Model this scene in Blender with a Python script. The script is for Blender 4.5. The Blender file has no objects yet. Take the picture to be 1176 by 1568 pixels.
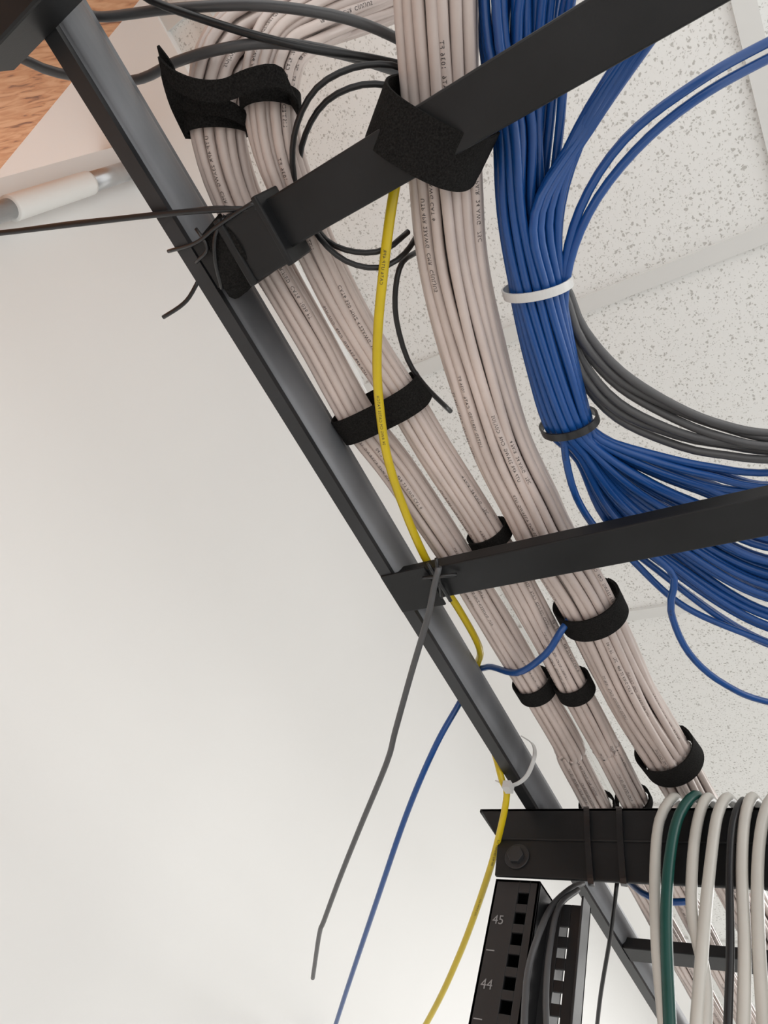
import bpy, math, random, bisect
from mathutils import Vector, Matrix, noise
random.seed(7)
scene = bpy.context.scene
try:
    scene.view_settings.view_transform = 'Standard'
except Exception: pass

# ------------------------------------------------------------------ camera and image coordinates
# World axes: +Z up, +Y along the ladder rack, +X along its rungs.
# Camera solved from the vanishing points of rungs / rails / rack posts.
EYE = Vector((0, 0, 1.70))
R = Vector((0.8278, 0.4666, 0.3118)).normalized()
Fw = Vector((-0.5125, 0.4023, 0.7587)); Fw = (Fw - R*Fw.dot(R)).normalized()
U = R.cross(Fw).normalized()
cam_d = bpy.data.cameras.new('camera'); cam = bpy.data.objects.new('camera', cam_d)
scene.collection.objects.link(cam)
m = Matrix((R, U, -Fw)).transposed().to_4x4(); m.translation = EYE
cam.matrix_world = m
cam_d.sensor_fit = 'VERTICAL'; cam_d.sensor_height = 36; cam_d.lens = 24
cam_d.clip_start = 0.01
scene.camera = cam
# image pixel coordinates are read off a 1176x1568 view of the 1440x1920 photo
K = 1440/1176
def ray(px, py):
    x = (px*K-720)/1279.6; y = (960-py*K)/1279.6
    return R*x + U*y + Fw
def H(px, py, h):          # image pixel back-projected from the camera onto the horizontal plane h above eye level
    r = ray(px, py); return EYE + r*(h/r.z)
def HY(px, py, y):         # image pixel cast along its view ray onto the vertical plane Y=y
    r = ray(px, py); return EYE + r*(y/r.y)
Z0 = 1.70
def z(h): return Z0+h

# ------------------------------------------------------------------ materials
def mat(name, col, rough=.5, metal=0., bump=None, spec=.5, var=None, coat=0):
    m = bpy.data.materials.new(name); m.use_nodes = True
    nt = m.node_tree; b = nt.nodes['Principled BSDF']
    b.inputs['Base Color'].default_value = (*col, 1); b.inputs['Roughness'].default_value = rough
    b.inputs['Metallic'].default_value = metal
    b.inputs['Specular IOR Level'].default_value = spec
    b.inputs['Coat Weight'].default_value = coat
    tc = nt.nodes.new('ShaderNodeTexCoord')
    if bump:
        n = nt.nodes.new('ShaderNodeTexNoise'); n.inputs['Scale'].default_value = bump[0]; n.inputs['Detail'].default_value = 3
        bp = nt.nodes.new('ShaderNodeBump'); bp.inputs['Strength'].default_value = bump[1]; bp.inputs['Distance'].default_value = bump[2]
        nt.links.new(tc.outputs['Object'], n.inputs['Vector']); nt.links.new(n.outputs['Fac'], bp.inputs['Height'])
        nt.links.new(bp.outputs['Normal'], b.inputs['Normal'])
    if var:
        n2 = nt.nodes.new('ShaderNodeTexNoise'); n2.inputs['Scale'].default_value = var[0]; n2.inputs['Detail'].default_value = 4
        rp = nt.nodes.new('ShaderNodeValToRGB')
        rp.color_ramp.elements[0].position = .3; rp.color_ramp.elements[1].position = .7
        rp.color_ramp.elements[0].color = (*[c*var[1] for c in col], 1); rp.color_ramp.elements[1].color = (*[min(1, c*var[2]) for c in col], 1)
        nt.links.new(tc.outputs['Object'], n2.inputs['Vector']); nt.links.new(n2.outputs['Fac'], rp.inputs['Fac'])
        nt.links.new(rp.outputs['Color'], b.inputs['Base Color'])
    return m
def math_node(nt, op, a, b=None, c=None):
    n = nt.nodes.new('ShaderNodeMath'); n.operation = op
    for i, v in enumerate((a, b, c)):
        if v is None: continue
        if isinstance(v, (int, float)): n.inputs[i].default_value = v
        else: nt.links.new(v, n.inputs[i])
    return n.outputs[0]
def cable_mat(name, col, ink, rough=.38, dens=.46):
    m = mat(name, col, rough, bump=None)
    nt = m.node_tree; b = nt.nodes['Principled BSDF']
    uv = nt.nodes.new('ShaderNodeUVMap'); uv.uv_map = 'UVMap'
    sp = nt.nodes.new('ShaderNodeSeparateXYZ'); nt.links.new(uv.outputs[0], sp.inputs[0])
    u, v = sp.outputs[0], sp.outputs[1]
    fr = math_node(nt, 'FRACT', v)
    row = math_node(nt, 'COMPARE', fr, .5, .052)
    cb = nt.nodes.new('ShaderNodeCombineXYZ')
    nt.links.new(math_node(nt, 'MULTIPLY', u, 1000), cb.inputs[0]); nt.links.new(math_node(nt, 'MULTIPLY', v, 22), cb.inputs[1])
    n = nt.nodes.new('ShaderNodeTexNoise'); n.inputs['Scale'].default_value = 1.0; n.inputs['Detail'].default_value = 1
    nt.links.new(cb.outputs[0], n.inputs['Vector'])
    let = math_node(nt, 'GREATER_THAN', n.outputs['Fac'], .49)
    cb2 = nt.nodes.new('ShaderNodeCombineXYZ'); nt.links.new(math_node(nt, 'MULTIPLY', u, 55), cb2.inputs[0])
    n2 = nt.nodes.new('ShaderNodeTexNoise'); n2.inputs['Scale'].default_value = 1.0; n2.inputs['Detail'].default_value = 0
    nt.links.new(cb2.outputs[0], n2.inputs['Vector'])
    wrd = math_node(nt, 'GREATER_THAN', n2.outputs['Fac'], dens)
    msk = math_node(nt, 'MULTIPLY', math_node(nt, 'MULTIPLY', row, let), wrd)
    n3 = nt.nodes.new('ShaderNodeTexNoise'); n3.inputs['Scale'].default_value = 25; n3.inputs['Detail'].default_value = 3
    tc = nt.nodes.new('ShaderNodeTexCoord'); nt.links.new(tc.outputs['Object'], n3.inputs['Vector'])
    mx0 = nt.nodes.new('ShaderNodeMix'); mx0.data_type = 'RGBA'
    nt.links.new(n3.outputs['Fac'], mx0.inputs[0])
    mx0.inputs[6].default_value = (*[c*.86 for c in col], 1); mx0.inputs[7].default_value = (*[min(1, c*1.1) for c in col], 1)
    mx = nt.nodes.new('ShaderNodeMix'); mx.data_type = 'RGBA'
    nt.links.new(math_node(nt, 'MULTIPLY', msk, .8), mx.inputs[0]); nt.links.new(mx0.outputs[2], mx.inputs[6]); mx.inputs[7].default_value = (*ink, 1)
    nt.links.new(mx.outputs[2], b.inputs['Base Color'])
    return m
M_white = mat('white_cable_jacket', (.58, .49, .45), .28, var=(22, .88, 1.08), bump=(120, .12, .0005))
M_print = mat('cable_print_ink', (.03, .025, .025), .6)
M_drape = cable_mat('offwhite_patch_jacket', (.54, .52, .475), (.05, .05, .05), .35)
M_blue = cable_mat('blue_cable_jacket', (.007, .064, .25), (.01, .03, .10), .28, .6)
M_yellow = mat('yellow_cable_jacket', (.58, .43, .008), .32, var=(30, .9, 1.08))
M_green = cable_mat('green_cable_jacket', (.005, .060, .048), (.3, .4, .35), .35, .6)
M_grey = mat('grey_cable_jacket', (.075, .075, .078), .40)
M_black = mat('black_cable_jacket', (.010, .010, .011), .38)
M_paint = mat('black_powder_coat', (.0065, .0068, .0075), .45, bump=(700, .12, .0004), var=(18, .7, 1.6), spec=.35)
M_post = mat('rack_post_paint', (.020, .0202, .0215), .42, bump=(700, .12, .0004), spec=.45)
M_rail = mat('worn_black_rail_paint', (.012, .0125, .014), .42, bump=(500, .12, .0004), var=(9, .6, 1.9))
M_rail_lit = mat('rail_paint_lit_face', (.155, .16, .17), .5, metal=.35, bump=(500, .10, .0004), var=(7, .6, 1.45))  # lightened copy of the rail finish; highlight on the inner face put into the colour
M_velcro = mat('black_hook_loop_fabric', (.010, .0095, .009), .95, bump=(1100, .8, .0015), spec=.12, var=(900, .5, 1.9))
M_tie_w = mat('white_nylon', (.6, .6, .59), .35)
M_tie_b = mat('black_nylon', (.012, .012, .013), .28)
M_wall = mat('white_wall_paint', (.81, .805, .79), .7, bump=(300, .08, .0006), var=(1.2, .97, 1.02))
M_soff = mat('white_soffit_paint', (.85, .845, .83), .7, bump=(200, .08, .0006))
M_tbar = mat('ceiling_grid_metal', (.68, .68, .66), .45)
M_steel = mat('galvanised_steel', (.55, .56, .57), .3, metal=.8, var=(15, .8, 1.1))
M_pvc = mat('white_pvc', (.80, .80, .78), .3)
M_ink = mat('white_ink', (.25, .25, .25), .6)
M_floor = mat('floor_vinyl', (.60, .598, .585), .5, var=(5, .9, 1.1))
def ceiling_material():
    m = mat('fissured_ceiling_tile', (.75, .75, .73), .9)
    nt = m.node_tree; b = nt.nodes['Principled BSDF']
    tc = nt.nodes.new('ShaderNodeTexCoord')
    w = nt.nodes.new('ShaderNodeTexNoise'); w.inputs['Scale'].default_value = 170; w.inputs['Detail'].default_value = 2
    nt.links.new(tc.outputs['Object'], w.inputs['Vector'])
    ad = nt.nodes.new('ShaderNodeVectorMath'); ad.operation = 'MULTIPLY_ADD'
    nt.links.new(w.outputs['Color'], ad.inputs[0]); ad.inputs[1].default_value = (.008, .008, 0); nt.links.new(tc.outputs['Object'], ad.inputs[2])
    def layer(scale, th):
        v = nt.nodes.new('ShaderNodeTexVoronoi'); v.inputs['Scale'].default_value = scale
        nt.links.new(ad.outputs[0], v.inputs['Vector'])
        sp = nt.nodes.new('ShaderNodeSeparateColor'); nt.links.new(v.outputs['Color'], sp.inputs[0])
        rad = math_node(nt, 'MULTIPLY', sp.outputs[0], th)
        mr = nt.nodes.new('ShaderNodeMapRange'); mr.interpolation_type = 'SMOOTHSTEP'
        nt.links.new(math_node(nt, 'SUBTRACT', rad, v.outputs['Distance']), mr.inputs[0])
        mr.inputs[1].default_value = -.06; mr.inputs[2].default_value = .12
        return mr.outputs[0]
    l1 = layer(185, .42); l2 = layer(340, .42)
    pits = math_node(nt, 'MAXIMUM', l1, math_node(nt, 'MULTIPLY', l2, .75))
    mx = nt.nodes.new('ShaderNodeMix'); mx.data_type = 'RGBA'
    nt.links.new(pits, mx.inputs[0]); mx.inputs[6].default_value = (.80, .80, .78, 1); mx.inputs[7].default_value = (.50, .49, .465, 1)
    nt.links.new(mx.outputs[2], b.inputs['Base Color'])
    bp = nt.nodes.new('ShaderNodeBump'); bp.invert = True; bp.inputs['Strength'].default_value = .3; bp.inputs['Distance'].default_value = .001
    nt.links.new(pits, bp.inputs['Height']); nt.links.new(bp.outputs['Normal'], b.inputs['Normal'])
    return m
M_ceil = ceiling_material()
def wood_material():
    m = mat('orange_wood_veneer', (.6, .28, .13), .5)
    nt = m.node_tree; b = nt.nodes['Principled BSDF']
    tc = nt.nodes.new('ShaderNodeTexCoord'); mp = nt.nodes.new('ShaderNodeMapping'); mp.inputs['Scale'].default_value = (60, 60, 13)
    n = nt.nodes.new('ShaderNodeTexNoise'); n.inputs['Scale'].default_value = 1.6; n.inputs['Detail'].default_value = 7; n.inputs['Distortion'].default_value = .8
    rp = nt.nodes.new('ShaderNodeValToRGB')
    rp.color_ramp.elements[0].position = .30; rp.color_ramp.elements[0].color = (.20, .07, .03, 1)
    rp.color_ramp.elements[1].position = .60; rp.color_ramp.elements[1].color = (.72, .38, .20, 1)
    e = rp.color_ramp.elements.new(.40); e.color = (.58, .25, .11, 1)
    nt.links.new(tc.outputs['Object'], mp.inputs[0]); nt.links.new(mp.outputs[0], n.inputs['Vector'])
    nt.links.new(n.outputs['Fac'], rp.inputs['Fac']); nt.links.new(rp.outputs['Color'], b.inputs['Base Color'])
    return m
M_wood = wood_material()

# ------------------------------------------------------------------ mesh builder
class MB:
    def __init__(s): s.v = []; s.f = []; s.m = []; s.uv = []; s.mats = []; s.sm = []
    def mi(s, m):
        if m not in s.mats: s.mats.append(m)
        return s.mats.index(m)
    def face(s, idx, m, uv=None, smooth=True):
        s.f.append(idx); s.m.append(s.mi(m)); s.uv.append(uv or [(0, 0)]*len(idx)); s.sm.append(smooth)
    def box(s, lo, hi, m, bev=0.0):
        x0, y0, z0 = lo; x1, y1, z1 = hi; b = len(s.v)
        s.v += [Vector(p) for p in ((x0,y0,z0),(x1,y0,z0),(x1,y1,z0),(x0,y1,z0),(x0,y0,z1),(x1,y0,z1),(x1,y1,z1),(x0,y1,z1))]
        for q in ((0,3,2,1),(4,5,6,7),(0,1,5,4),(1,2,6,5),(2,3,7,6),(3,0,4,7)):
            s.face([b+i for i in q], m, smooth=False)
    def prism(s, prof, a, b_, axis, m, smooth=False):
        n = len(prof); base = len(s.v)
        for t in (a, b_):
            for (p, q) in prof:
                s.v.append(Vector((p, t, q)) if axis == 'Y' else (Vector((t, p, q)) if axis == 'X' else Vector((p, q, t))))
        for i in range(n):
            j = (i+1) % n
            mm = m[i] if isinstance(m, list) else m
            sf = smooth[i] if isinstance(smooth, list) else smooth
            s.face([base+i, base+j, base+n+j, base+n+i], mm, smooth=sf)
        mm = m[0] if isinstance(m, list) else m
        s.face([base+i for i in range(n)][::-1], mm, smooth=False); s.face([base+n+i for i in range(n)], mm, smooth=False)
    def tube(s, pts, r, m, sides=10, caps=True, v0=0.0, u0=0.0):
        n = len(pts); base = len(s.v)
        T = [(pts[min(i+1, n-1)]-pts[max(i-1, 0)]).normalized() for i in range(n)]
        ref = Vector((0, 0, 1)) if abs(T[0].z) < .9 else Vector((1, 0, 0))
        N = (ref - T[0]*ref.dot(T[0])).normalized(); L = u0; us = []
        for i in range(n):
            if i: L += (pts[i]-pts[i-1]).length
            us.append(L)
            N = (N - T[i]*N.dot(T[i])).normalized(); B = T[i].cross(N)
            rr = r(i/(n-1)) if callable(r) else r
            for k in range(sides):
                a = 2*math.pi*k/sides
                s.v.append(pts[i] + (N*math.cos(a) + B*math.sin(a))*rr)
        for i in range(n-1):
            for k in range(sides):
                k2 = (k+1) % sides
                s.face([base+i*sides+k, base+i*sides+k2, base+(i+1)*sides+k2, base+(i+1)*sides+k], m,
                       [(us[i], k/sides+v0), (us[i], (k+1)/sides+v0), (us[i+1], (k+1)/sides+v0), (us[i+1], k/sides+v0)])
        if caps:
            s.face([base+k for k in range(sides)][::-1], m); s.face([base+(n-1)*sides+k for k in range(sides)], m)
    def ribbon(s, pts, wv, width, th, m, taper=None):
        n = len(pts); base = len(s.v)
        for i in range(n):
            T = (pts[min(i+1, n-1)]-pts[max(i-1, 0)]).normalized()
            w = wv[i] if isinstance(wv, list) else wv
            w = (w - T*w.dot(T)).normalized(); nn = T.cross(w)
            ww = width*(taper(i/(n-1)) if taper else 1)
            for (a, b) in ((-.5, -.5), (.5, -.5), (.5, .5), (-.5, .5)):
                s.v.append(pts[i] + w*ww*a + nn*th*b)
        for i in range(n-1):
            for k in range(4):
                k2 = (k+1) % 4
                s.face([base+i*4+k, base+i*4+k2, base+(i+1)*4+k2, base+(i+1)*4+k], m, smooth=False)
        s.face([base, base+3, base+2, base+1], m, smooth=False); q = base+(n-1)*4; s.face([q, q+1, q+2, q+3], m, smooth=False)
    def build(s, name, bevel=0, parent=None):
        me = bpy.data.meshes.new(name); me.from_pydata([tuple(p) for p in s.v], [], s.f)
        for mm in s.mats: me.materials.append(mm)
        me.polygons.foreach_set('material_index', s.m); me.polygons.foreach_set('use_smooth', s.sm)
        uvl = me.uv_layers.new(name='UVMap')
        flat = [c for f in s.uv for p in f for c in p]; uvl.data.foreach_set('uv', flat)
        me.update()
        o = bpy.data.objects.new(name, me); scene.collection.objects.link(o)
        if bevel:
            b = o.modifiers.new('bevel', 'BEVEL'); b.width = bevel; b.segments = 2; b.limit_method = 'ANGLE'
        if parent: o.parent = parent
        return o
def spline(P, step=.012):
    out = []
    n = len(P)
    for i in range(n-1):
        p0 = P[i-1] if i else P[0]*2-P[1]; p1 = P[i]; p2 = P[i+1]; p3 = P[i+2] if i+2 < n else P[-1]*2-P[-2]
        k = max(3, int((p2-p1).length/step))
        for j in range(k):
            t = j/k
            out.append(.5*((2*p1)+(p2-p0)*t+(2*p0-5*p1+4*p2-p3)*t*t+(3*p1-p0-3*p2+p3)*t**3))
    out.append(P[-1].copy()); return out
def frames(pts):
    n = len(pts); fr = []; prev = None
    for i in range(n):
        T = (pts[min(i+2, n-1)]-pts[max(i-2, 0)]).normalized()
        if prev is None:
            S = T.cross(Vector((0, 0, 1))).normalized()
        else:
            S = (prev - T*prev.dot(T)).normalized()
            S2 = T.cross(Vector((0, 0, 1)))
            if S2.length > .3: S = (S + S2.normalized()*.25).normalized()
        prev = S; fr.append((T, S, S.cross(T).normalized()))
    return fr
# printed legends, wrapped round the cable jackets as real (very thin) lettering
_glyph = {}
def glyph_mesh(txt, size):
    if (txt, size) in _glyph: return _glyph[(txt, size)]
    cu = bpy.data.curves.new('t', 'FONT'); cu.body = txt; cu.size = size; cu.resolution_u = 2; cu.space_character = 1.15
    o = bpy.data.objects.new('t', cu); scene.collection.objects.link(o)
    bpy.context.view_layer.update()
    me = bpy.data.meshes.new_from_object(o)
    V = [(v.co.x, v.co.y) for v in me.vertices]; Fc = [list(p.vertices) for p in me.polygons]
    bpy.data.objects.remove(o); bpy.data.curves.remove(cu); bpy.data.meshes.remove(me)
    _glyph[(txt, size)] = (V, Fc); return V, Fc
LEG = ['UTP 4PR 23AWG  CMR  C(UL)US', '0417 FT   75C   4PR 23 AWG CAT 6', 'CAT6 550 MHZ 4/23AWG  UTP', '4 PAIR  24 AWG   75C', 'LISTED VERIFIED  CAT6  1036 FT']
def wrap_text(mb, pts, r, txt, size, start, down, m, flip=False):
    V, Fc = glyph_mesh(txt, size); acc = [0]
    for i in range(1, len(pts)): acc.append(acc[-1]+(pts[i]-pts[i-1]).length)
    tot = acc[-1]; base = len(mb.v)
    L = max(v[0] for v in V)
    if start+L > tot: return start+L
    for (x, y) in V:
        s_ = start + (L-x if flip else x); yy = (-(y-size*.35) if flip else (y-size*.35))
        i = min(max(bisect.bisect_right(acc, s_)-1, 0), len(pts)-2); t = (s_-acc[i])/(acc[i+1]-acc[i])
        p = pts[i].lerp(pts[i+1], t)
        T = (pts[min(i+2, len(pts)-1)]-pts[max(i-1, 0)]).normalized()
        D = (down - T*down.dot(T)).normalized(); Q = T.cross(D)
        a = yy/r
        mb.v.append(p + (D*math.cos(a)+Q*math.sin(a))*(r+.00012))
    for f in Fc: mb.face([base+i for i in f], m, smooth=False)
    return start+L
def hexpack(rings):
    L = [(0, 0)]
    for k in range(1, rings+1):
        for s_ in range(6):
            a = math.radians(60*s_); b = math.radians(60*(s_+2))
            for j in range(k): L.append((k*math.cos(a)+j*math.cos(b), k*math.sin(a)+j*math.sin(b)))
    out = []
    for x, y in L:
        d = math.hypot(x, y)
        if d > 0:
            an = math.atan2(y, x) % (math.pi/3) - math.pi/6
            f = 1-.09*(abs(an)/(math.pi/6))*(d/rings)
            x *= f; y *= f
        out.append((x, y))
    return out
def bundle(name, path, r, rings, material, fan=None, flat=1.0, twist=.5, wob=.0012, extra=1.0, sides=12, seed=1):
    pts = spline(path, .010); fr = frames(pts); n = len(pts); mb = MB()
    rnd = random.Random(seed)
    for ci, (hx, hy) in enumerate(hexpack(rings)):
        ph = rnd.random()*100; out = []
        rc = r*rnd.uniform(.95, 1.04)
        for i in range(n):
            t = i/(n-1); T, S, B = fr[i]
            a = twist*(t-.5) + .12*math.sin(t*9)
            f = fan(t) if fan else (1, 1)
            x = (hx*math.cos(a)-hy*math.sin(a))*2*r*extra; y = (hx*math.sin(a)+hy*math.cos(a))*2*r*extra*flat
            nz = noise.noise_vector(Vector((ph, pts[i].y*9 + pts[i].z*3, ci*1.7)))
            out.append(pts[i] + S*(x*f[0] + nz.x*wob*2) + B*(y*f[1] + nz.y*wob*2))
        mb.tube(out, rc, material, sides=sides, v0=rnd.random(), u0=rnd.random()*5)
        d = math.hypot(hx, hy)
        if d > rings*.84 and hy < .25*rings and rnd.random() < .75:
            s0 = .04+rnd.random()*.25
            while s0 < 1.5:
                dn = Vector((rnd.uniform(-.5, .3)+hx/rings*.5, 0, -1))
                s1 = wrap_text(mb, out, rc, rnd.choice(LEG), .0036, s0, dn, M_print, flip=rnd.random() < .5)
                s0 = s1+rnd.uniform(.06, .30)
    o = mb.build(name); return pts, fr
def nearest(pts, q): return min(range(len(pts)), key=lambda i: (pts[i]-q).length)
def strap(name, c, T, S, B, a, b, width, th=.0016, m=None, sq=2.0, turns=1.15, start=0.0):
    mb = MB(); n = 64; P = []; tot = int(n*turns)
    for i in range(tot+1):
        an = start + 2*math.pi*i/n; g = 1 + (.03*(i/n))
        ca, sa = math.cos(an), math.sin(an); e = 2/sq
        P.append(c + S*(abs(ca)**e*math.copysign(1, ca))*a*g + B*(abs(sa)**e*math.copysign(1, sa))*b*g)
    mb.ribbon(P, T, width, th, m or M_velcro)
    return mb.build(name)
def strap_on(pts, fr, px, py, h, a, b, width, **k):
    i = nearest(pts, H(px, py, h)); T, S, B = fr[i]
    return strap('velcro_cable_strap', pts[i], T, S, B, a, b, width, **k)

# ------------------------------------------------------------------ room shell
CH = Z0+1.037; WX = -.79
mb = MB(); mb.box((WX-.03, -.224, 0), (WX, 3.2, CH-.004), M_wall); mb.build('wall_west')
mb = MB(); mb.box((-1.8, 3.2, 0), (3.4, 3.3, CH+.02), M_wall); mb.build('wall_north')
mb = MB(); mb.prism([(-1.8, -.232), (-.28, -.372), (-.28, -.42), (-1.8, -.42)], 0, CH-.004, 'Z', M_wood); mb.build('wall_south')
mb = MB(); mb.box((-1.8, -.42, -.05), (3.4, 3.3, 0), M_floor); mb.build('floor')
mb = MB()
mb.box((-1.8, -1.2, CH+.008), (3.4, 3.3, CH+.03), M_ceil)
mb.box((-1.8, -1.2, CH-.004), (-.60, 3.2, CH+.010), M_soff)
x = .073-.61
while x < 3.3:
    mb.box((x-.012, -1.2, CH), (x+.012, 3.2, CH+.012), M_tbar); x += .61
y = .305-.61*2
while y < 3.2:
    mb.box((-.60, y-.012, CH+.001), (3.4, y+.012, CH+.013), M_tbar); y += .61
mb.build('ceiling')

# conduit on the wall
mb = MB(); cx, cy = -.765, -.180
mb.tube([Vector((cx, cy, q)) for q in (0.0, 2.45)], .013, M_steel, 24)
mb.tube([Vector((cx, cy, q)) for q in (2.445, 2.45, 2.60, 2.605)], .0165, M_pvc, 24)
mb.tube([Vector((cx, cy, q)) for q in (2.60, CH-.004)], .014, M_steel, 24)
for q in (1.2, 2.38):
    mb.box((WX, cy-.035, q), (WX+.003, cy+.035, q+.018), M_steel)
mb.build('wall_conduit')

# ------------------------------------------------------------------ ladder rack
lad = bpy.data.objects.new('cable_ladder_rack', None); scene.collection.objects.link(lad)
def rail(x0, sgn, nm):
    mb = MB()
    prof = [(0, .410), (.0115, .410), (.0115, .4145)]; ms = [M_rail, M_rail, M_rail_lit]; sm = [False, False, False]
    for i in range(11):
        a = -math.pi/2 + math.pi*i/10
        prof.append((.0115+.0065*math.cos(a), .4310+.0160*math.sin(a))); ms.append(M_rail_lit); sm.append(i < 10)
    prof += [(.0115, .4480), (.0115, .453), (0, .453)]; ms += [M_rail_lit, M_rail, M_rail]; sm += [False]*3
    pr = [(x0+sgn*p, z(q)) for p, q in prof]
    mb.prism(pr, -.20, 2.6, 'Y', ms, smooth=sm)
    return mb.build(nm, parent=lad)
rail(-.3140, 1, 'side_rail_1'); rail(.160, -1, 'side_rail_2')
mb = MB()
for k in range(9):
    yc = -.0008 + .2965*k
    if k == 2: continue
    mb.box((-.302, yc-.0158, z(.4105)), (.1505, yc+.0158, z(.4235)), M_paint)
mb.build('rungs', bevel=.0012, parent=lad)
mb = MB(); mb.box((-.347, -.205, z(.372)), (.25, -.153, z(.4095)), M_paint); mb.build('end_bar', bevel=.002, parent=lad)
mb = MB()
c = H(398, 366, .408)
mb.box((c.x-.018, c.y-.021, z(.402)), (c.x+.016, c.y+.021, z(.432)), M_paint)
mb.box((c.x-.020, c.y-.0225, z(.400)), (c.x-.014, c.y+.0225, z(.432)), M_paint)
mb.box((c.x+.012, c.y-.0225, z(.401)), (c.x+.0165, c.y+.0225, z(.432)), M_paint)
mb.build('rung_clamp', bevel=.0012, parent=lad)
mb = MB(); mb.prism([(-.3135, z(.4085)), (-.270, z(.4085)), (-.270, z(.4105)), (-.3135, z(.4105))], .276, .318, 'Y', M_paint)
mb.build('rung_gusset', bevel=.0006, parent=lad)

# ------------------------------------------------------------------ equipment rack
rk = bpy.data.objects.new('equipment_rack', None); scene.collection.objects.link(rk)
YR = .597
mb = MB()
pl = [(-.365, .408), (.26, .408), (.26, .336), (-.333, .336), (-.337, .373)]
mb.prism([(a, z(b)) for a, b in pl], YR, YR+.004, 'Y', M_paint)
mb.box((-.337, YR-.0015, z(.3725)), (.26, YR+.001, z(.3745)), M_paint)
mb.box((-.365, YR, z(.404)), (.26, YR+.05, z(.408)), M_paint)
mb.build('top_angle', bevel=.0012, parent=rk)
mb = MB()
def bolt(c, r=.0085):
    pr = [(c.x+r*math.cos(math.radians(60*i)), c.z+r*math.sin(math.radians(60*i))) for i in range(6)]
    mb.prism(pr, c.y-.006, c.y, 'Y', M_post)
    pr = [(c.x+1.5*r*math.cos(math.radians(15*i)), c.z+1.5*r*math.sin(math.radians(15*i))) for i in range(24)]
    mb.prism(pr, c.y-.0015, c.y, 'Y', M_post)
bolt(HY(792, 1312, YR))
mb.build('bolts', bevel=.0006, parent=rk)
def post(x0, sgn, nm):
    mb = MB(); yf = YR+.006; X = lambda a: x0+sgn*a
    def bx(a, b, y0, y1, z0_, z1_):
        mb.box((min(X(a), X(b)), y0, z0_), (max(X(a), X(b)), y1, z1_), M_post)
    top = z(.336); bx(0, .0255, yf, yf+.003, 0, top); bx(.0365, .046, yf, yf+.003, 0, top)
    p = .0545/3; zz = top-.012; prev = top
    while zz > .3:
        bx(.0255, .0365, yf, yf+.003, zz, prev); prev = zz-.0105; zz -= p
    bx(.0255, .0365, yf, yf+.003, 0, prev)
    bx(0, .003, yf, yf+.075, 0, top)
    bx(.043, .046, yf, yf+.075, 0, top)
    bx(0, .046, yf, yf+.075, top-.003, top)  # cap added to block the light behind the square holes
    bx(.046, .058, yf+.027, yf+.03, 0, top-.006); bx(.067, .085, yf+.027, yf+.03, 0, top-.006)
    zz = top-.026; prev = top-.006
    while zz > .3:
        bx(.058, .067, yf+.027, yf+.03, zz, prev); prev = zz-.009; zz -= p
    bx(.058, .067, yf+.027, yf+.03, 0, prev)
    bx(.083, .085, yf+.010, yf+.03, 0, top-.006)
    bx(0, .046, yf+.072, yf+.075, 0, top)
    return mb.build(nm, bevel=.0005, parent=rk)
post(-.334, 1, 'post_1'); post(.2, -1, 'post_2')
def label(txt, p, size):
    cu = bpy.data.curves.new('unit_label_'+txt, 'FONT'); cu.body = txt; cu.size = size; cu.extrude = .0001; cu.align_x = 'CENTER'; cu.align_y = 'CENTER'
    cu.materials.append(M_ink)
    o = bpy.data.objects.new('unit_label_'+txt, cu); scene.collection.objects.link(o)
    o.location = p; o.rotation_euler = (math.radians(90), 0, 0); o.parent = rk
for k in range(5):
    label(str(45-k), Vector((-.3235, YR+.0055, z(.297-.0545*k))), .0115)
    mbt = MB(); zz = z(.297-.0545*k)-.027; mbt.box((-.3300, YR+.0055, zz), (-.3220, YR+.0062, zz+.0009), M_ink); mbt.build('unit_tick_%d' % (45-k), parent=rk)
mb = MB(); mb.box((-.36, YR-.02, 0), (.24, YR+.35, .05), M_paint); mb.build('base', bevel=.002, parent=rk)

# ------------------------------------------------------------------ white bundles
def path(L, ext=None):
    P = [H(*p) for p in L]
    if ext: P.append(P[-1]+Vector(ext))
    return P
main_c = [(668,-90,.462),(668,0,.462),(673,130,.462),(682,280,.462),(693,400,.462),(722,530,.462),(765,670,.462),(812,770,.462),(837,820,.462),(897,920,.462),(965,1060,.462),(1020,1150,.462),(1060,1225,.462)]
mp_, mf_ = bundle('white_cable_trunk_bundle', path(main_c, (.03, .8, .0)), .0036, 3, M_white, twist=.9, wob=.0013, extra=1.07, seed=4)
L_c = [(640,-50,.60),(540,-5,.57),(440,30,.53),(370,62,.50),(338,115,.475),(332,190,.458),(350,270,.455),(385,350,.455),(430,430,.454),(482,520,.452),(548,640,.452),(610,722,.452),(692,845,.452),(735,915,.452),(818,1050,.452),(870,1140,.452),(915,1235,.452)]
M_c = [(680,-60,.62),(600,-25,.59),(520,5,.56),(450,45,.52),(420,95,.48),(414,160,.459),(425,230,.455),(450,300,.455),(482,380,.455),(530,475,.455),(580,555,.455),(618,612,.455),(665,690,.455),(740,805,.455),(800,905,.455),(878,1050,.453),(925,1140,.453),(970,1225,.453)]
def fanL(t): f = 1+.9*max(0, 1-t*6); return (f, 1)
lp, lf = bundle('white_cable_side_bundle', path(L_c, (0, .8, 0)), .0034, 2, M_white, twist=.8, wob=.0010, fan=fanL, seed=8)
cp, cf = bundle('white_cable_side_bundle', path(M_c, (0, .8, 0)), .0032, 2, M_white, twist=-.8, wob=.0010, fan=fanL, seed=9)

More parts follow.
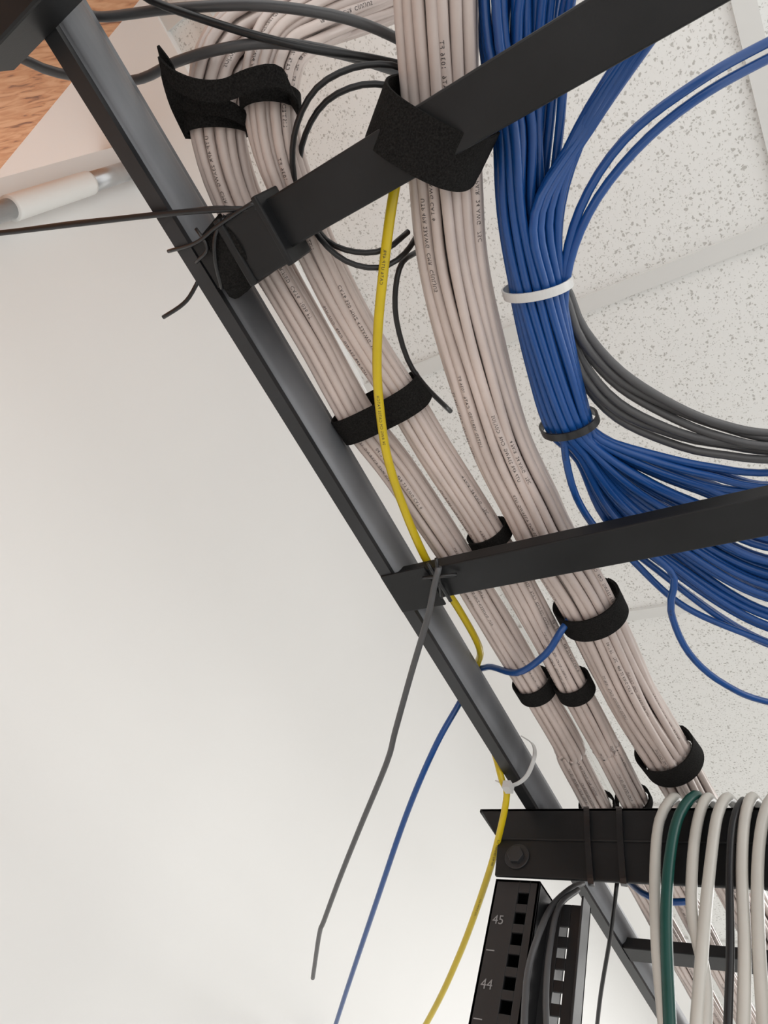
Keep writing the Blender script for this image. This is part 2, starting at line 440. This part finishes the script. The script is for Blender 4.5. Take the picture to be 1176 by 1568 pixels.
strap_on(mp_, mf_, 903, 928, .462, .0285, .0275, .023)
strap_on(mp_, mf_, 1024, 1165, .462, .0285, .0275, .023)
strap_on(lp, lf, 815, 1050, .452, .0185, .0180, .017)
strap_on(cp, cf, 878, 1048, .453, .0172, .0172, .017)
strap_on(lp, lf, 912, 1228, .452, .0185, .0180, .010)
strap_on(cp, cf, 968, 1220, .453, .0172, .0172, .010)
strap_on(lp, lf, 700, 858, .452, .0185, .0180, .010)
strap_on(cp, cf, 748, 820, .453, .0175, .0172, .012)
strap_on(lp, lf, 330, 182, .458, .0200, .0190, .012)
strap_on(cp, cf, 414, 158, .459, .0185, .0185, .011)
i = nearest(lp, H(548, 640, .452)); j = nearest(cp, H(618, 612, .455))
c = (lp[i]+cp[j])/2; S = (cp[j]-lp[i]); hw = S.length/2; T = lf[i][0]; S = (S - T*S.dot(T)).normalized(); B = S.cross(T)
strap('velcro_cable_strap', c, T, S, B, hw+.0175, .0205, .022, sq=2.8)
a_ = H(610, 170, .41); b_ = H(742, 246, .41); S = (b_-a_); S.z = 0; S.normalize()
T = Vector((0, 0, 1)).cross(S).normalized(); c = H(664, 202, .4465)
strap('velcro_cable_strap', c, T, S, Vector((0, 0, 1)), .0335, .0395, .031, sq=2.6)

mb = MB()
pts = spline([H(*p) for p in ((246,100,.425),(270,124,.420),(305,138,.418),(345,138,.420),(384,122,.422),(420,116,.428),(444,134,.438),(450,165,.452))], .004)
mb.ribbon(pts, [Vector((-.1, 1, .1))]*len(pts), .0115, .0014, M_velcro)
pts = spline([H(*p) for p in ((242,70,.425),(256,100,.428),(262,130,.432),(272,165,.44),(292,212,.455))], .004)
mb.ribbon(pts, [Vector((1, .35, 0))]*len(pts), .012, .0014, M_velcro, taper=lambda t: min(1, .1+t*3)*(1-.4*t))
pts = spline([H(*p) for p in ((268,150,.44),(300,162,.437),(345,166,.437),(376,182,.445))], .004)
mb.ribbon(pts, [Vector((0, 1, 0))]*len(pts), .010, .0014, M_velcro)
mb.build('velcro_cable_strap')
mb = MB()
pts = spline([H(*p) for p in ((322,345,.405),(342,375,.402),(358,405,.402),(372,440,.410),(392,430,.43))], .004)
mb.ribbon(pts, [Vector((1, -.25, 0))]*len(pts), .023, .0016, M_velcro)
mb.build('velcro_cable_strap')

# ------------------------------------------------------------------ blue bundle
mb = MB(); rnd = random.Random(3); grey = MB()
stations = [(810,-60,.47,.028,.016),(806,60,.468,.026,.016),(812,190,.466,.0225,.016),(812,320,.464,.020,.017),(822,440,.462,.0175,.0165),(846,560,.462,.018,.0165),(871,648,.464,.0165,.0155)]
SC = [H(a, b, h) for a, b, h, w, v in stations]
def lerp(a, b, t): return a+(b-a)*t
slots = hexpack(3)[:37]
for ci, (hx, hy) in enumerate(slots):
    u, v = hx/3, hy/3
    P = []
    for k, (a, b, h, w, vv) in enumerate(stations):
        T = (SC[min(k+1, 6)]-SC[max(k-1, 0)]).normalized(); S = T.cross(Vector((0, 0, 1))).normalized()
        sx = S if S.x > 0 else -S
        ang = .25*(k-4); uu = u*math.cos(ang)-v*math.sin(ang); v2 = u*math.sin(ang)+v*math.cos(ang)
        lo = .35 if k not in (4, 6) else .08
        P.append(SC[k] + sx*(uu+rnd.uniform(-lo, lo)*.3)*w + Vector((0, 0, 1))*v2*vv)
    if u > .2 and v < .6:
        q = rnd.random()
        P[0] = H(1040+70*q, -60-20*q, .48); P[1] = H(960+35*q, 72, .474); P[2] = H(885+24*q, 195, .468+.004*q)
    s = min(1, max(0, .5 - .5*u + rnd.uniform(-.18, .18)))
    hz = .466 + v*.012
    P.append(H(lerp(925, 885, s), lerp(672, 705, s), hz))
    P.append(H(lerp(1010, 925, s), lerp(698, 792, s), hz+.002))
    P.append(H(lerp(1090, 1000, s), lerp(715, 868, s), hz+.008))
    P.append(H(lerp(1190, 1190, s), lerp(730, 985, s)+rnd.uniform(-8, 8), hz+.022))
    P.append(H(1420, lerp(700, 1000, s), hz+.06))
    mb.tube(spline(P, .009), .0028, M_blue, 12, v0=rnd.random(), u0=rnd.random()*4)
for d, (o1, o2) in enumerate(((0, 0), (16, 25))):
    P = [H(*p) for p in ((1400,-40+o2,.56),(1190,58+o2,.53),(1065,128+o2,.50),(955+o1,215+o2*.7,.48),(888+o1*.8,320+o2*.3,.468),(862+o1*.3,430,.462),(868,540,.460),(890,640,.462),(960,690,.466),(1080,742+o2*.3,.47),(1190,752+o2*.3,.48),(1400,740,.5))]
    mb.tube(spline(P, .009), .0029, M_blue, 12, v0=rnd.random())
P = [H(*p) for p in ((930,800,.462),(1000,850,.458),(1032,885,.455),(1027,935,.45),(1055,1000,.45),(1110,1048,.455),(1190,1078,.47),(1400,1110,.5))]
mb.tube(spline(P, .009), .0029, M_blue, 12)
P = [H(*p) for p in ((862,640,.455),(866,700,.452),(882,760,.45),(915,812,.452),(960,850,.46),(1050,930,.47),(1190,990,.48))]
mb.tube(spline(P, .009), .0028, M_blue, 12)
mb.build('blue_cable_bundle')
for k in range(6):
    s = k/5
    P = [H(*p) for p in ((850,300,.475),(850,400,.478),(lerp(872,866,s),lerp(455,500,s),.476),(lerp(895,888,s),lerp(505,580,s),.474),(lerp(952,945,s),lerp(566,645,s),.472),(lerp(1035,1040,s),lerp(618,684,s),.474),(lerp(1110,1110,s),lerp(650,694,s),.478),(1195,lerp(668,700,s),.485),(1420,lerp(680,700,s),.52))]
    P = [p+Vector((0, 0, .004*math.sin(k*2.1+n))) for n, p in enumerate(P)]
    grey.tube(spline(P, .009), .0030, M_grey, 12)
grey.build('grey_cable_bundle')
T = (SC[5]-SC[3]).normalized(); S = T.cross(Vector((0, 0, 1))).normalized(); B = S.cross(T)
strap('cable_tie', SC[4], (T+S*.12).normalized(), S, B, .0220, .0200, .0060, .0012, M_tie_w)
T = (SC[6]-SC[5]).normalized(); S = T.cross(Vector((0, 0, 1))).normalized(); B = S.cross(T)
strap('cable_tie', SC[6], (T+S*.1).normalized(), S, B, .0205, .0188, .0060, .0014, M_tie_b)

# ------------------------------------------------------------------ single cables
def cable(name, pts, r, m, step=.008, sides=12, legends=None, down=Vector((0, 0, -1))):
    mb = MB(); sp = spline(pts, step); mb.tube(sp, r, m, sides, u0=random.random()*3, v0=random.random())
    for (txt, s0, fl) in (legends or []): wrap_text(mb, sp, r, txt, .003, s0, down, M_print, flip=fl)
    return mb.build(name)
def V(a, b, c): return Vector((a, b, z(c)))
cable('yellow_cable', [H(640,120,.47),H(620,220,.45),H(604,290,.438),H(590,390,.43),H(578,520,.424),H(581,620,.4215),H(600,725,.424),H(650,852,.4285),H(702,932,.440),H(734,992,.452),
    V(-.309,.440,.460),V(-.3215,.458,.440),V(-.3215,.50,.433),V(-.3215,.53,.425),V(-.316,.546,.404),
    H(776,1216,.396), H(765,1275,.375), H(744,1350,.352), H(702,1465,.318), H(650,1572,.286), H(560,1720,.24)], .0034, M_yellow,
    legends=[('CAT6 UTP 4PR', .10, True), ('24 AWG CM CAT5E PATCH', .20, True), ('ETL VERIFIED TIA 568', .72, False), ('UTP 24AWG 75C', .80, False)], down=Vector((.5, -.5, -1)))
cable('blue_patch_cable', [H(905,900,.47), H(880,935,.455), H(858,968,.434), H(835,1002,.428), H(792,1030,.430), H(748,1021,.456), H(722,1035,.459), H(706,1072,.44), H(668,1140,.405), H(625,1240,.37), H(580,1370,.335), H(512,1575,.295), H(470,1720,.27)], .0031, M_blue)
cable('grey_lead_wire', [H(672,868,.405), H(664,902,.400), H(655,945,.392), H(630,1030,.375), H(605,1120,.355), H(592,1168,.346), H(550,1270,.325), H(520,1345,.31), H(496,1410,.297), H(489,1430,.294), H(479,1497,.288)], .0027, M_grey)
mb = MB()
for (a, b) in (((655,862),(690,920)), ((648,885),(700,880)), ((668,855),(676,915))):
    mb.tube(spline([H(*a, .406), H((a[0]+b[0])/2, (a[1]+b[1])/2, .4035), H(*b, .407)], .004), .0016, M_tie_b, 8)
mb.build('cable_tie')
cable('black_power_cable', [H(*p) for p in ((30,88,.44),(90,112,.452),(200,124,.465),(270,95,.457),(335,76,.45),(420,66,.455),(520,82,.47),(610,110,.50),(700,140,.54))], .0032, M_grey)
cable('black_power_cable', [H(*p) for p in ((110,5,.452),(150,26,.460),(260,14,.455),(380,8,.455),(480,18,.46),(560,38,.47),(640,75,.49))], .0030, M_grey)
cable('black_power_cable', [H(*p) for p in ((190,-30,.45),(230,0,.45),(300,26,.45),(390,54,.45),(480,76,.455),(560,88,.47),(640,105,.49))], .0024, M_black)
cable('black_power_cable', [H(*p) for p in ((-60,362,.40),(0,357,.402),(110,344,.402),(230,330,.402),(320,322,.402),(385,322,.404),(395,340,.404))], .0019, M_black)
cable('black_power_cable', [H(*p) for p in ((-60,352,.41),(0,355,.41),(120,340,.408),(260,326,.408),(330,318,.41),(372,320,.415))], .0012, M_black)
cable('thin_black_cable', [H(*p) for p in ((640,120,.47),(600,100,.46),(540,104,.452),(485,135,.447),(455,190,.445),(448,250,.445),(462,315,.446),(490,365,.434),(530,400,.432),(580,410,.434),(620,388,.45),(650,340,.48))], .0019, M_black)
cable('thin_black_cable', [H(*p) for p in ((650,155,.48),(612,135,.465),(555,130,.458),(500,155,.455),(468,205,.455),(458,262,.455),(470,320,.452),(500,368,.438),(545,386,.436),(590,382,.44),(625,355,.46))], .0019, M_black)
cable('thin_black_cable', [H(*p) for p in ((640,385,.48),(616,402,.462),(606,440,.456),(607,490,.456),(624,550,.458),(650,590,.462),(690,630,.48))], .0020, M_black)
mb = MB()
mb.tube(spline([H(*p) for p in ((345,330,.405),(330,360,.400),(330,400,.399),(340,442,.402))], .004), .0014, M_tie_b, 8)
mb.tube(spline([H(*p) for p in ((258,385,.412),(300,372,.402),(335,345,.400),(388,312,.402),(392,330,.404))], .004), .0013, M_tie_b, 8)
mb.tube(spline([H(*p) for p in ((305,428,.412),(290,455,.408),(275,470,.405),(250,486,.402))], .004), .0015, M_tie_b, 8)
mb.tube(spline([H(*p) for p in ((300,350,.403),(318,380,.401),(300,402,.405))], .004), .0012, M_tie_b, 8)
mb.build('cable_tie')
mb = MB()
pts = spline([H(*p) for p in ((800,1128,.46),(816,1140,.445),(818,1160,.422),(805,1190,.408),(782,1203,.400),(760,1196,.407))], .003)
mb.ribbon(pts, [Vector((.3, 1, .2))]*len(pts), .0045, .0012, M_tie_w)
c = H(778, 1205, .397); mb.box((c.x-.004, c.y-.005, c.z-.004), (c.x+.004, c.y+.005, c.z+.004), M_tie_w)
mb.build('cable_tie')
mb = MB()
for px in (900, 950):
    P = [HY(px-3, 1236, YR+.01), HY(px-2, 1242, YR-.004), HY(px, 1290, YR-.003), HY(px+4, 1345, YR-.003), HY(px+6, 1356, YR+.004)]
    mb.ribbon(spline(P, .004), Vector((1, 0, 0)), .0055, .0016, M_tie_b)
P = [H(945,1350,.36), H(935,1430,.33), H(920,1520,.30), H(912,1590,.28)]
mb.tube(spline(P, .01), .002, M_tie_b, 8)
mb.build('cable_tie')

# ------------------------------------------------------------------ patch cables draped over the top angle
def drape(xs, yoff=.0):
    top = xs[0]; P = []
    a = HY(top[0], top[1], YR-.002)
    P.append(Vector((a.x+.03, YR+.16, z(.425)))); P.append(Vector((a.x+.012, YR+.06, z(.428)))); P.append(Vector((a.x+.002, YR+.018, z(.424))))
    P.append(HY(top[0], top[1]+6, YR-.006))
    for k, q in enumerate(xs[1:]): P.append(HY(q[0], q[1], YR-.012-yoff-.004*min(k, 2)))
    return P
D = [([(1030,1216),(1010,1256),(1003,1330),(1006,1450),(1018,1580),(1025,1680)], M_drape),
     ([(1064,1212),(1040,1248),(1026,1310),(1020,1410),(1026,1580),(1030,1680)], M_green),
     ([(1082,1216),(1070,1250),(1061,1310),(1060,1400),(1080,1500),(1078,1600),(1070,1700)], M_drape),
     ([(1112,1216),(1098,1250),(1088,1320),(1078,1420),(1066,1580),(1062,1680)], M_drape),
     ([(1150,1216),(1140,1256),(1136,1330),(1140,1450),(1138,1580),(1135,1680)], M_drape),
     ([(1135,1222),(1122,1260),(1117,1330),(1118,1450),(1114,1580),(1110,1680)], M_black),  # black strand stands in for the dark gap between the cables
     ([(1182,1216),(1168,1256),(1160,1330),(1162,1450),(1170,1580),(1170,1680)], M_drape),
     ([(1215,1216),(1204,1256),(1198,1330),(1198,1450),(1200,1580),(1200,1680)], M_drape)]
mb = MB()
for k, (xs, m_) in enumerate(D):
    mb.tube(spline(drape(xs, yoff=.003*(k % 2)), .008), .0046 if m_ != M_black else .003, m_, 14, v0=random.random())
mb.build('draped_patch_cables')
cable('grey_patch_lead', [HY(*p) for p in ((892,1352,.66),(872,1362,.64),(845,1388,.62),(825,1430,.595),(808,1490,.588),(802,1580,.58),(800,1680,.575))], .0029, M_grey)
cable('grey_patch_lead', [HY(*p) for p in ((885,1362,.65),(856,1388,.62),(842,1450,.60),(836,1520,.59),(838,1600,.585))], .0026, M_grey)
cable('blue_patch_cable', [HY(*p) for p in ((958,1345,.66),(985,1368,.64),(1020,1380,.63),(1060,1380,.64))], .003, M_blue)

# ------------------------------------------------------------------ light
w = bpy.data.worlds.new('world'); scene.world = w; w.use_nodes = True
w.node_tree.nodes['Background'].inputs[0].default_value = (1, .994, .982, 1); w.node_tree.nodes['Background'].inputs[1].default_value = 1.55
def area(name, loc, size, power, rot=(0, 0, 0), col=(1, .99, .975)):
    l = bpy.data.lights.new(name, 'AREA'); l.shape = 'RECTANGLE'; l.size, l.size_y = size; l.energy = power; l.color = col
    o = bpy.data.objects.new(name, l); o.location = loc; o.rotation_euler = rot; scene.collection.objects.link(o)
area('ceiling_light_panel', (1.5, .4, CH-.03), (1.2, 1.2), 16)
area('ceiling_light_panel', (.5, 2.2, CH-.03), (1.2, 1.2), 24)
